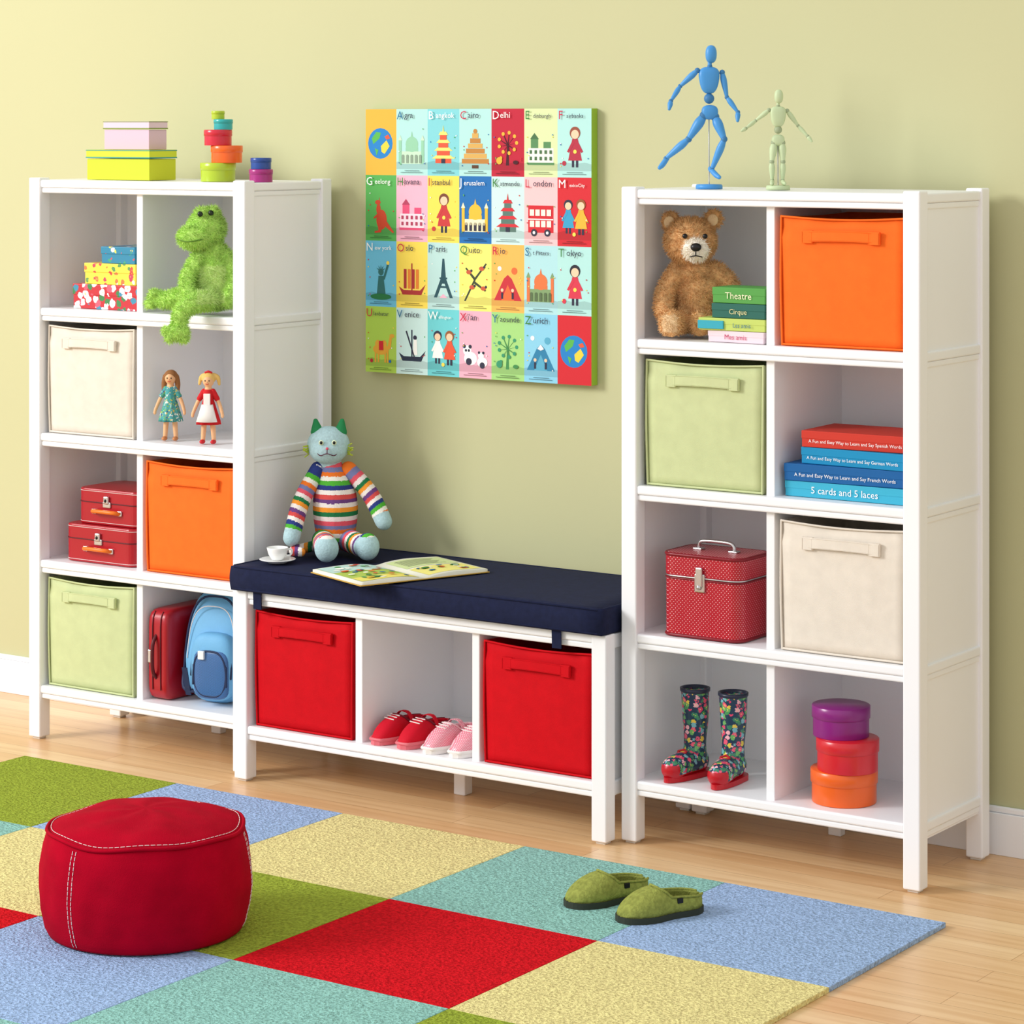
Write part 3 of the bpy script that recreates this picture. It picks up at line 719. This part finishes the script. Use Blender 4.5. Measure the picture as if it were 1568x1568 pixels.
# ------------------------------------------------------------ mannequins
def mannequin(name,m,Kf,J,base_r,loc):
    b=B('wooden_artist_mannequin')
    q=lambda k:V((J[k][0]/Kf,(J[k][2] if len(J[k])>2 else 0),J[k][1]/Kf))
    dk=mat(name+'_joint',tuple(int(c*.82) for c in m[1]),.5); mm=m[0]
    b.lathe([(0,0),(base_r,0),(base_r,.007),(base_r*.94,.0105),(0,.011)],mm)
    b.tube([(0,.0,.01),(0,.006,q('hip').z)],.0016,METAL,seg=6,sub=1)
    sc=J['sc']
    hd=q('head'); b.sbox(tuple(hd),(.0135*sc,.0145*sc,.0215*sc),mm,p=2.4,cuts=6)
    ch=q('chest'); b.ell(tuple(q('neck')),.0065*sc,dk,seg=10)
    b.tube([tuple(q('neck')-V((0,0,.008*sc))),tuple(q('neck')+V((0,0,.012*sc)))],.005*sc,mm,seg=8,sub=1)
    def chf(v):
        t=(v.co.z-ch.z)/(.033*sc); v.co.x=ch.x+(v.co.x-ch.x)*(1+.22*t)
    b.sbox(tuple(ch),(.0235*sc,.014*sc,.032*sc),mm,p=2.8,cuts=8,fn=chf)
    b.ell(tuple(q('waist')),.0125*sc,dk,seg=12)
    hp=q('hip'); b.sbox(tuple(hp),(.020*sc,.013*sc,.0175*sc),mm,p=2.6,cuts=6)
    def limb(ks,rs,foot=None):
        P=[q(k) for k in ks]
        for i in range(len(P)-1):
            a,c=P[i],P[i+1]; r=rs[i]*sc
            mid=a.lerp(c,.35)
            b.tube([tuple(a.lerp(c,.06)),tuple(mid),tuple(a.lerp(c,.92))],[r*.75,r*1.05,r*.62],mm,seg=10)
        for p,r in zip(P,rs): b.ell(tuple(p),r*.92*sc,dk,seg=10)
    limb(['ls','le','lw','lh'],[.0075,.0062,.0062]); limb(['rs','re','rw','rh'],[.0075,.0062,.0062])
    limb(['lhip','lk','la'],[.0118,.0090]); limb(['rhip','rk','ra'],[.0118,.0090])
    for a,t in (('la','lt'),('ra','rt')):
        A,Tt=q(a),q(t); b.ell(tuple(A),.0062*sc,dk,seg=10)
        b.tube([tuple(A-(Tt-A)*.2+V((0,0,-.003))),tuple(A.lerp(Tt,.5)+V((0,0,-.003))),tuple(Tt)],[.0062*sc,.0068*sc,.005*sc],mm,seg=10)
    return b.done(loc,TH)
blu=mat('blue_painted_wood',(70,148,214),.4); grn=mat('pale_green_painted_wood',(196,212,168),.45)
mannequin('blue',(blu,(70,148,214)),645,dict(sc=1,head=(3,206),neck=(1,187),chest=(0,166),waist=(0,138),hip=(1,117),
  ls=(-18,181),le=(-44,157,.01),lw=(-59,134,-.01),lh=(-62,121,-.02),rs=(20,178),re=(27,140,-.005),rw=(43,117,-.02),rh=(42,103,-.03),
  lhip=(-8,112),lk=(-31,76,.01),la=(-65,46,.03),lt=(-75,32,.02),rhip=(9,110),rk=(22,76,-.02),ra=(4,30,-.005),rt=(14,18,-.03)),.032,(-3.276,-.28,TOP))
mannequin('green',(grn,(196,212,168)),656,dict(sc=.76,head=(1,143),neck=(0,128),chest=(0,112),waist=(0,92),hip=(0,76),
  ls=(-14,122),le=(-34,106,.005),lw=(-50,94,-.01),lh=(-57,90,-.015),rs=(14,121),re=(31,98,.005),rw=(45,82,-.005),rh=(51,74,-.01),
  lhip=(-6,72),lk=(-10,43,-.006),la=(-9,15,0),lt=(-11,10,-.022),rhip=(6,72),rk=(7,43,-.006),ra=(7,15,0),rt=(9,10,-.022)),.028,(-3.090,-.28,TOP))
# ------------------------------------------------------------ dolls
def doll(loc,hair,dress,apron,st):
    b=B('wooden_doll'); sk=mat('doll_skin',(232,180,132),.5); red=mat('doll_red',(205,30,40),.5)
    hm=mat('doll_hair_%d'%st,hair,.8,bump=.6,bs=400)
    a=.04
    parts=[('e',(0,0,.168),(.0155,.015,.018)),('t',[(0,0,.10),(0,0,.135),(0,0,.158)],[.014,.013,.006]),
      ('t',[(-.014,0,.138),(-.030,-.002,.108),(-a,-.008,.082)],[.006,.0055,.0048]),('t',[(.014,0,.138),(.030,-.002,.108),(a,-.008,.082)],[.006,.0055,.0048]),
      ('e',(-a-.001,-.009,.076),(.005,.004,.007)),('e',(a+.001,-.009,.076),(.005,.004,.007)),
      ('t',[(-.008,0,.09),(-.012,0,.05),(-.015,0,.008)],[.009,.0075,.006]),('t',[(.008,0,.09),(.012,0,.05),(.015,0,.008)],[.009,.0075,.006])]
    b.blob(parts,.0022,lambda p: sk,smooth=2)
    for s in (-1,1): b.ell((s*.015,-.006,.006),(.0075,.014,.006),red if st else mat('doll_clog',(200,130,80),.5),seg=12)
    tb=bmesh.new(); lathe_into(tb,[(.0075,.148),(.0155,.140),(.0145,.118),(.020,.095),(.030,.062),(.032,.052),(.029,.053),(.0,.09)],40)
    for v in tb.verts:
        an=math.atan2(v.co.y,v.co.x)
        if v.co.z<.1: f=1+.09*math.sin(9*an); v.co.x*=f; v.co.y*=f*.8
    b.merge(tb,dress)
    for s in (-1,1): b.tube([(s*.012,0,.139),(s*.024,-.001,.120)],[.0085,.0075],dress,seg=10,sub=1)
    if apron:
        wm=mat('white_cotton',(240,236,232),.9)
        tb=bmesh.new(); R=[]
        for z,r,hwid in ((.106,.020,.9),(.085,.0265,.95),(.060,.0345,1.0)):
            R.append([tb.verts.new((r*math.sin(hwid*t),-r*.88*math.cos(hwid*t)-.0015,z)) for t in [-1+2*k/10 for k in range(11)]])
        for r0,r1 in zip(R,R[1:]):
            for k in range(10): tb.faces.new((r0[k],r0[k+1],r1[k+1],r1[k]))
        bmesh.ops.recalc_face_normals(tb,faces=tb.faces); bmesh.ops.solidify(tb,geom=tb.faces[:],thickness=.001); b.merge(tb,wm)
        b.box((-.009,-.0185,.104),(.009,-.013,.135),wm,.001)
    hp=[('e',(0,.004,.174),(.0185,.0165,.0165)),('t',[(-.016,.004,.172),(-.019,.004,.150),(-.018,.000,.125)],[.007,.0075,.005]),('t',[(.016,.004,.172),(.019,.004,.150),(.018,.0,.125)],[.007,.0075,.005])]
    if st: hp=[('e',(0,.004,.174),(.0185,.0165,.0165)),('t',[(.012,.008,.182),(.024,.008,.176),(.028,.006,.158)],[.007,.006,.004]),('t',[(-.012,.008,.182),(-.022,.008,.176),(-.026,.006,.158)],[.007,.006,.004])]
    b.blob(hp,.0022,lambda p: hm,smooth=2)
    for s in (-1,1): b.ell((s*.0055,-.0142,.169),(.0017,.0012,.002),BLACK,seg=8)
    b.ell((0,-.0155,.165),(.0015,.002,.0015),sk,seg=8)
    b.tube([(-.004,-.0138,.1605),(0,-.0148,.1592),(.004,-.0138,.1605)],.0008,red,seg=5)
    if st: b.tube([(-.008,.0,.190),(0,-.002,.193),(.008,.0,.190)],.003,red,seg=6)
    return b.done(loc,TH-.15)
fd=voro('doll_print_dress',(70,160,160),[(230,200,80),(60,90,140),(120,180,90),(240,240,230)],160,.42,.8)
doll((-4.914,-.345,LV[2]+.001),(150,100,56),fd,False,0)
doll((-4.780,-.345,LV[2]+.001),(232,192,110),mat('doll_red_dress',(205,20,30),.8),True,1)
# ------------------------------------------------------------ cup and book
b=B('toy_teacup_and_saucer'); ce=mat('white_ceramic',(246,246,244),.18,spec=.6)
b.lathe([(0,.0),(.025,.0),(.027,.003),(.046,.008),(.0475,.0095),(.045,.0105),(.026,.006),(0,.006)],ce,seg=48)
b.lathe([(0,.007),(.014,.007),(.016,.010),(.024,.022),(.028,.038),(.0275,.0395),(.026,.038),(.022,.022),(.013,.013),(0,.012)],ce,seg=48)
b.tube([(.024,0,.032),(.036,.0,.033),(.038,0,.024),(.032,0,.017),(.020,0,.018)],.0026,ce,seg=8)
b.done((-4.504,-.392,.5630),TH+.3)
def openbook():
    b=B('open_picture_book'); cv=mat('book_cover',(190,150,60),.6); pg=mat('paper',(240,238,222),.7); hw,hh=.186,.120
    b.box((-hw-.004,-hh-.004,0),(hw+.004,hh+.004,.0025),cv,.0008)
    def zf(x): 
        t=abs(x)/hw; return .0035+.013*math.sin(min(1,t*1.6)*math.pi/2)*(1-.55*t)*min(1,t*9)
    for s in (-1,1):
        tb=bmesh.new(); n=20; top=[];bot=[]
        for i in range(n+1):
            x=s*hw*i/n
            top.append([tb.verts.new((x,y,zf(x))) for y in (-hh,hh)]); bot.append([tb.verts.new((x,y,.0025)) for y in (-hh,hh)])
        for i in range(n):
            tb.faces.new((top[i][0],top[i+1][0],top[i+1][1],top[i][1])); tb.faces.new((top[i][0],bot[i][0],bot[i+1][0],top[i+1][0])); tb.faces.new((top[i][1],bot[i][1],bot[i+1][1],top[i+1][1]))
        tb.faces.new((top[n][0],bot[n][0],bot[n][1],top[n][1])); b.merge(tb,pg)
    def patch(x0,y0,x1,y1,c,lift=.0006):
        tb=bmesh.new(); n=10; R=[]
        for i in range(n+1):
            x=x0+(x1-x0)*i/n; R.append([tb.verts.new((x,y,zf(x)+lift)) for y in (y0,y1)])
        for i in range(n): tb.faces.new((R[i][0],R[i+1][0],R[i+1][1],R[i][1]))
        b.merge(tb,flat(c))
    def disc(cx,cy,rx,ry,c,lift=.001):
        tb=bmesh.new(); tb.faces.new([tb.verts.new((cx+rx*math.cos(a),cy+ry*math.sin(a),zf(cx+rx*math.cos(a))+lift)) for a in [2*math.pi*k/18 for k in range(18)]]); 
        b.merge(tb,flat(c))
    patch(-.178,-.112,-.012,.112,(176,200,90)); patch(-.178,.03,-.012,.112,(190,222,215),.0009); patch(-.178,-.112,-.012,-.06,(236,222,110),.0009)
    random.seed(3)
    for k in range(34):
        disc(random.uniform(-.16,-.025),random.uniform(-.095,.095),random.uniform(.004,.013),random.uniform(.004,.011),random.choice([(50,120,60),(230,190,60),(225,110,50),(90,160,90),(250,250,240),(50,110,150),(210,70,60)]),.0012+.0001*k)
    patch(.02,-.105,.176,-.01,(236,226,130)); patch(.02,.0,.176,.105,(208,222,160))
    for k in range(7): patch(.035,.085-k*.011,.15-.01*(k%3),.0875-k*.011,(120,120,110),.0012)
    for k in range(16): disc(random.uniform(.03,.16),random.uniform(-.09,-.02),random.uniform(.004,.012),random.uniform(.004,.010),random.choice([(50,120,60),(225,110,50),(250,250,240),(50,110,150)]),.0014+.0001*k)
    return b.done((-4.142,-.345,.5635),math.radians(68.3))
openbook()
# ------------------------------------------------------------ poster
def poster():
    b=B('alphabet_cities_canvas_print'); x0,x1,z0,z1=-4.494,-3.769,1.032,1.740
    b.box((x0,-.030,z0),(x1,-.001,z1),flat((150,186,60)),.001)
    cw=(x1-x0)/7; ch=(z1-z0)/4
    OR_=(244,178,62);AQ=(178,226,220);TL=(130,208,214);CR=(190,30,56);LG=(216,230,172);GN=(86,172,84);PK=(244,180,200);YL=(248,220,90);BL=(30,110,180);RD=(210,40,50);LB=(110,194,226);LM=(176,212,84)
    LA=(204,234,230); DK=(50,50,70); WH=(250,250,245); BR=(150,90,50)
    rows=[[(OR_,'','globe',0,0),(AQ,'Agra','dome',(150,205,170),(200,230,200)),(TL,'Bangkok','pagoda',(240,225,120),(225,90,60)),(AQ,'Cairo','pyramid',(214,170,90),(190,130,60)),(CR,'Delhi','tree',(70,20,30),(240,180,60)),(LG,'Edinburgh','castle',(90,140,90),(240,240,230)),(AQ,'Fairbanks','girl',(180,50,70),(150,80,60))],
          [(GN,'Geelong','roo',(200,70,40),0),(PK,'Havana','castle',(225,80,120),(250,220,230)),(YL,'Istanbul','girl',(200,60,60),(120,70,50)),(BL,'Jerusalem','dome',(245,190,60),(250,240,200)),(LA,'Katmandu','pagoda',(214,50,60),(90,120,110)),((246,196,198),'London','bus',RD,0),(RD,'MexicoCity','people',(60,160,200),(240,180,60))],
          [(LB,'New york','statue',(50,110,110),0),(YL,'Oslo','boat',(170,50,50),(230,130,50)),((188,224,220),'Paris','eiffel',(40,80,90),0),((244,236,120),'Quito','branch',(60,70,50),(200,90,60)),((246,184,90),'Rio','mount',(200,50,60),(230,110,60)),((176,222,226),'St Peters','dome',(225,120,70),(130,160,110)),(AQ,'Tokyo','girl',(214,60,80),(40,40,50))],
          [(LM,'Ulanbatar','camel',(230,170,60),0),(LA,'Venice','boat',(40,50,70),(230,230,230)),((110,205,210),'Wellington','people',WH,(230,90,60)),((240,178,196),"Xi'an",'panda',0,0),((166,216,130),'Yaounde','tree',(70,140,80),(60,150,110)),((140,206,232),'Zurich','mount',(50,130,170),(90,170,200)),(RD,'','globe',0,0)]]
    for j,row in enumerate(rows):
        for i,(c,txt,mo,a,d) in enumerate(row):
            ox=x0+i*cw; oz=z1-(j+1)*ch; lay=[0]
            def P(pts,col):
                lay[0]+=1
                b.poly([(ox+px*cw,oz+pz*cw) for px,pz in pts],flat(col),M=T(0,-.0301-.0001*lay[0],0))
            def C(cx,cz,rx,col,rz=None,n=20):
                rz=rz or rx; P([(cx+rx*math.cos(2*math.pi*k/n),cz+rz*math.sin(2*math.pi*k/n)) for k in range(n)],col)
            def Rr(xa,za,xb,zb,col): P([(xa,za),(xb,za),(xb,zb),(xa,zb)],col)
            H=ch/cw
            Rr(0,0,1,H,c)
            if mo!='globe':
                g=tuple(int(v*.88) for v in c); P([(0,.16),(1,.16),(1,.33),(.8,.37),(.5,.33),(.2,.38),(0,.34)],g)
            if mo=='globe':
                C(.48,.82,.40,(36,130,200)); P([(.2,.95),(.35,1.12),(.5,1.1),(.45,.95),(.32,.85),(.25,.8)],(90,180,80)); P([(.5,.75),(.68,.9),(.78,.75),(.62,.55),(.52,.6)],(240,210,70)); P([(.3,.7),(.42,.65),(.36,.5)],(90,180,80)); P([(.62,1.0),(.74,1.05),(.8,.95),(.68,.92)],(230,90,60))
            if mo=='dome':
                Rr(.14,.30,.86,.62,d); Rr(.3,.62,.7,.72,a); C(.5,.80,.20,a); P([(.46,.98),(.54,.98),(.5,1.14)],a)
                for x in (.12,.84): Rr(x-.04,.3,x+.05,.9,a); P([(x-.06,.9),(x+.07,.9),(x+.005,1.04)],d)
                for x in (.22,.36,.5,.64,.78): Rr(x-.04,.32,x+.04,.5,DK if c==BL else tuple(int(v*.7) for v in d)); C(x,.5,.04,tuple(int(v*.7) for v in d),n=10)
            if mo=='pagoda':
                for k in range(4):
                    w=.36-.07*k; z=.32+.2*k; Rr(.5-w*.7,z,.5+w*.7,z+.13,d); P([(.5-w,z+.12),(.5+w,z+.12),(.5+w*.6,z+.21),(.5-w*.6,z+.21)],a)
                P([(.47,1.1),(.53,1.1),(.5,1.3)],a); Rr(.44,.32,.56,.44,DK)
            if mo=='pyramid':
                for k in range(6): w=.42-.065*k; Rr(.5-w,.32+.13*k,.5+w,.44+.13*k,a if k%2 else d)
                C(.5,1.14,.06,d); Rr(.4,.2,.6,.28,(90,60,40))
            if mo in('tree',):
                P([(.44,.28),(.54,.28),(.52,.8),(.48,.8)],a)
                for k in range(9):
                    an=k*.7; cx=.5+.27*math.cos(an); cz=.85+.26*math.sin(an); P([(.49,.78),(.52,.8),(cx+.01,cz),(cx-.01,cz)],a); C(cx,cz,.05,d,n=8)
                C(.25,.4,.09,d); C(.3,.47,.045,d,n=8); C(.75,.36,.08,a,.05)
            if mo=='branch':
                P([(.15,.25),(.2,.24),(.52,.8),(.86,1.2),(.82,1.22),(.48,.84)],a); P([(.45,.7),(.8,.5),(.84,.53),(.48,.76)],a); P([(.5,.84),(.22,1.1),(.19,1.07),(.46,.78)],a)
                for x,z in ((.3,.98),(.75,.58),(.7,1.08),(.4,.6)): C(x,z,.08,d,.055); C(x+.08,z+.04,.035,DK,n=8)
            if mo=='castle':
                Rr(.12,.3,.88,.72,d); Rr(.2,.72,.42,.95,a); Rr(.58,.72,.8,.88,a); Rr(.1,.3,.9,.36,a); P([(.18,.95),(.44,.95),(.31,1.1)],tuple(int(v*.8) for v in a))
                for x in (.2,.35,.5,.65,.8):
                    for z in (.42,.58): Rr(x-.035,z,x+.035,z+.09,tuple(int(v*.8) for v in a))
            def person(cx,z,s,col,hc):
                P([(cx-.17*s,z),(cx+.17*s,z),(cx+.07*s,z+.45*s),(cx-.07*s,z+.45*s)],col); Rr(cx-.08*s,z-.14*s,cx-.02*s,z,DK); Rr(cx+.02*s,z-.14*s,cx+.08*s,z,DK)
                P([(cx-.06*s,z+.42*s),(cx-.2*s,z+.18*s),(cx-.15*s,z+.16*s),(cx-.02*s,z+.36*s)],col); P([(cx+.06*s,z+.42*s),(cx+.2*s,z+.18*s),(cx+.15*s,z+.16*s),(cx+.02*s,z+.36*s)],col)
                C(cx,z+.57*s,.13*s,hc); C(cx,z+.54*s,.095*s,(240,205,170))
            if mo=='girl': person(.52,.42,1.2,a,d); C(.52,.64,.05,YL); C(.2,.35,.06,a)
            if mo=='people': person(.32,.46,1.0,a,DK); person(.70,.44,1.05,d if d!=WH else RD,BR); C(.5,.3,.05,YL)
            if mo=='roo':
                C(.52,.55,.17,a,.26); C(.42,.82,.07,a,.15); C(.40,1.0,.09,a,.06); P([(.42,1.02),(.46,1.02),(.46,1.14)],a); P([(.6,.4),(.9,.2),(.92,.24),(.68,.52)],a); P([(.4,.4),(.55,.38),(.5,.22),(.3,.2),(.3,.25),(.42,.27)],a); P([(.38,.7),(.26,.6),(.28,.57),(.42,.64)],a)
            if mo=='bus':
                Rr(.12,.32,.88,1.0,a)
                for z in (.44,.72):
                    for k in range(4): Rr(.17+.17*k,z+.02,.30+.17*k,z+.18,(250,240,220))
                Rr(.12,.64,.88,.67,WH)
                for x in (.3,.7): C(x,.32,.09,DK); C(x,.32,.04,WH,n=10)
            if mo=='statue':
                P([(.36,.28),(.66,.28),(.58,.8),(.42,.8)],a); C(.5,.9,.09,a); 
                for k in range(5): an=.5+k*.53; P([(.5+.08*math.cos(an-.2),.92+.08*math.sin(an-.2)),(.5+.08*math.cos(an+.2),.92+.08*math.sin(an+.2)),(.5+.17*math.cos(an),.92+.17*math.sin(an))],a)
                P([(.56,.72),(.62,.7),(.76,1.08),(.70,1.1)],a); C(.73,1.14,.05,YL); C(.5,.26,.34,(40,120,70),.08)
            if mo=='boat':
                P([(.08,.55),(.2,.34),(.8,.34),(.94,.62),(.76,.46),(.24,.46)],a); Rr(.48,.44,.52,1.15,a)
                if txt=='Oslo': 
                    for k in range(4): Rr(.24+.13*k,.5,.33+.13*k,1.0,d if k%2 else a)
                else: C(.6,.95,.06,DK); P([(.54,.5),(.68,.5),(.66,.9),(.56,.9)],WH); P([(.3,1.1),(.34,1.12),(.62,.4),(.58,.4)],DK)
            if mo=='eiffel':
                P([(.2,.3),(.3,.3),(.46,.66),(.54,.66),(.7,.3),(.8,.3),(.58,.8),(.53,1.3),(.47,1.3),(.42,.8)],a); Rr(.33,.55,.67,.6,a); Rr(.38,.78,.62,.82,a); P([(.38,.3),(.62,.3),(.5,.4)],PK)
            if mo=='mount':
                P([(.08,.3),(.92,.3),(.62,.85),(.5,.95),(.38,.85)],a); P([(.3,.3),(.7,.3),(.5,.7)],d); C(.25,1.1,.06,WH); C(.7,1.05,.09,d)
                for x in (.3,.62): Rr(x,.34,x+.06,.5,DK); C(x+.03,.56,.045,(240,205,170),n=10)
                if txt=='Zurich': P([(.4,.84),(.5,.95),(.6,.84),(.5,.8)],WH)
            if mo=='panda':
                C(.35,.5,.2,WH,.17); C(.25,.7,.13,WH); C(.16,.80,.05,DK); C(.34,.80,.05,DK); C(.21,.7,.035,DK); C(.3,.7,.035,DK); C(.3,.42,.09,DK); C(.72,.42,.16,WH,.13); C(.68,.58,.09,WH); C(.62,.66,.035,DK); C(.75,.66,.035,DK); C(.72,.34,.08,DK)
            if mo=='camel':
                C(.5,.6,.26,a,.14); C(.4,.74,.09,a,.1); C(.6,.74,.09,a,.1); P([(.7,.6),(.82,.62),(.86,.95),(.78,.93)],a); C(.86,.96,.08,a,.05)
                for x in (.3,.4,.62,.7): Rr(x,.26,x+.05,.55,a)
                Rr(.44,.58,.58,.82,RD); C(.2,.3,.05,CR); C(.8,.3,.04,BL)
            # scattered small dots, like the hand-drawn confetti between the drawings
            if mo!='globe':
                rr=random.Random(i*7+j*31)
                for k in range(6): C(rr.choice([.10,.15,.86,.91]),rr.uniform(.25,1.25),.018,rr.choice([WH,RD,YL,GN,BL]),n=6)
            if txt:
                n=len(txt)-1
                tc=WH if c in (BL,RD,CR,GN,LB,TL,(110,205,210)) else DK
                fc=[(200,40,70),(40,110,150),(60,130,60)][(i+j)%3] if tc==DK else WH
                zz=oz+(H-.26)*cw
                wide=.38 if txt[0] in 'MW' else .33 if txt[0] in 'NOQG' else (.17 if txt[0] in 'IJ' else .29)
                sz=min(.023,(.97-wide)*cw/(.56*n))
                b.text(txt[0],.031,flat(fc),T(ox+.05*cw,-.0301-.0001*52,zz),'LEFT')
                b.text(txt[1:],sz,flat(tc),T(ox+wide*cw,-.0301-.0001*50,zz+.003),'LEFT')
                Rr(.15,.07,.85,.085,tuple(int(v*.6) for v in c)); Rr(.28,.115,.75,.13,tuple(int(v*.6) for v in c))
    return b.done()
poster()
# ------------------------------------------------------------ light, world, camera
def area(name,loc,tgt,size,power,col=(1,1,1)):
    l=bpy.data.lights.new(name,'AREA'); l.shape='SQUARE'; l.size=size; l.energy=power; l.color=col
    o=bpy.data.objects.new(name,l); bpy.context.collection.objects.link(o); o.location=loc
    o.rotation_euler=(V(tgt)-V(loc)).to_track_quat('-Z','Y').to_euler(); return o
area('softbox_key_light',(-9.3,-6.5,4.3),(-4.2,-.4,1.1),2.6,570,(1,.992,.98))
w=bpy.data.worlds.new('world'); bpy.context.scene.world=w; w.use_nodes=True
w.node_tree.nodes['Background'].inputs[0].default_value=(.975,.99,1,1); w.node_tree.nodes['Background'].inputs[1].default_value=.90
sc=bpy.context.scene
sc.view_settings.view_transform='Standard'; sc.view_settings.look='None'; sc.view_settings.exposure=0; sc.view_settings.gamma=1
cd=bpy.data.cameras.new('camera'); co=bpy.data.objects.new('camera',cd); bpy.context.collection.objects.link(co)
co.location=(0,-5.88,1.70); co.rotation_euler=(math.pi/2,0,TH)
cd.sensor_width=36; cd.lens=36*4176/1568; cd.shift_y=-(784-190)/1568; cd.clip_end=60
sc.camera=co
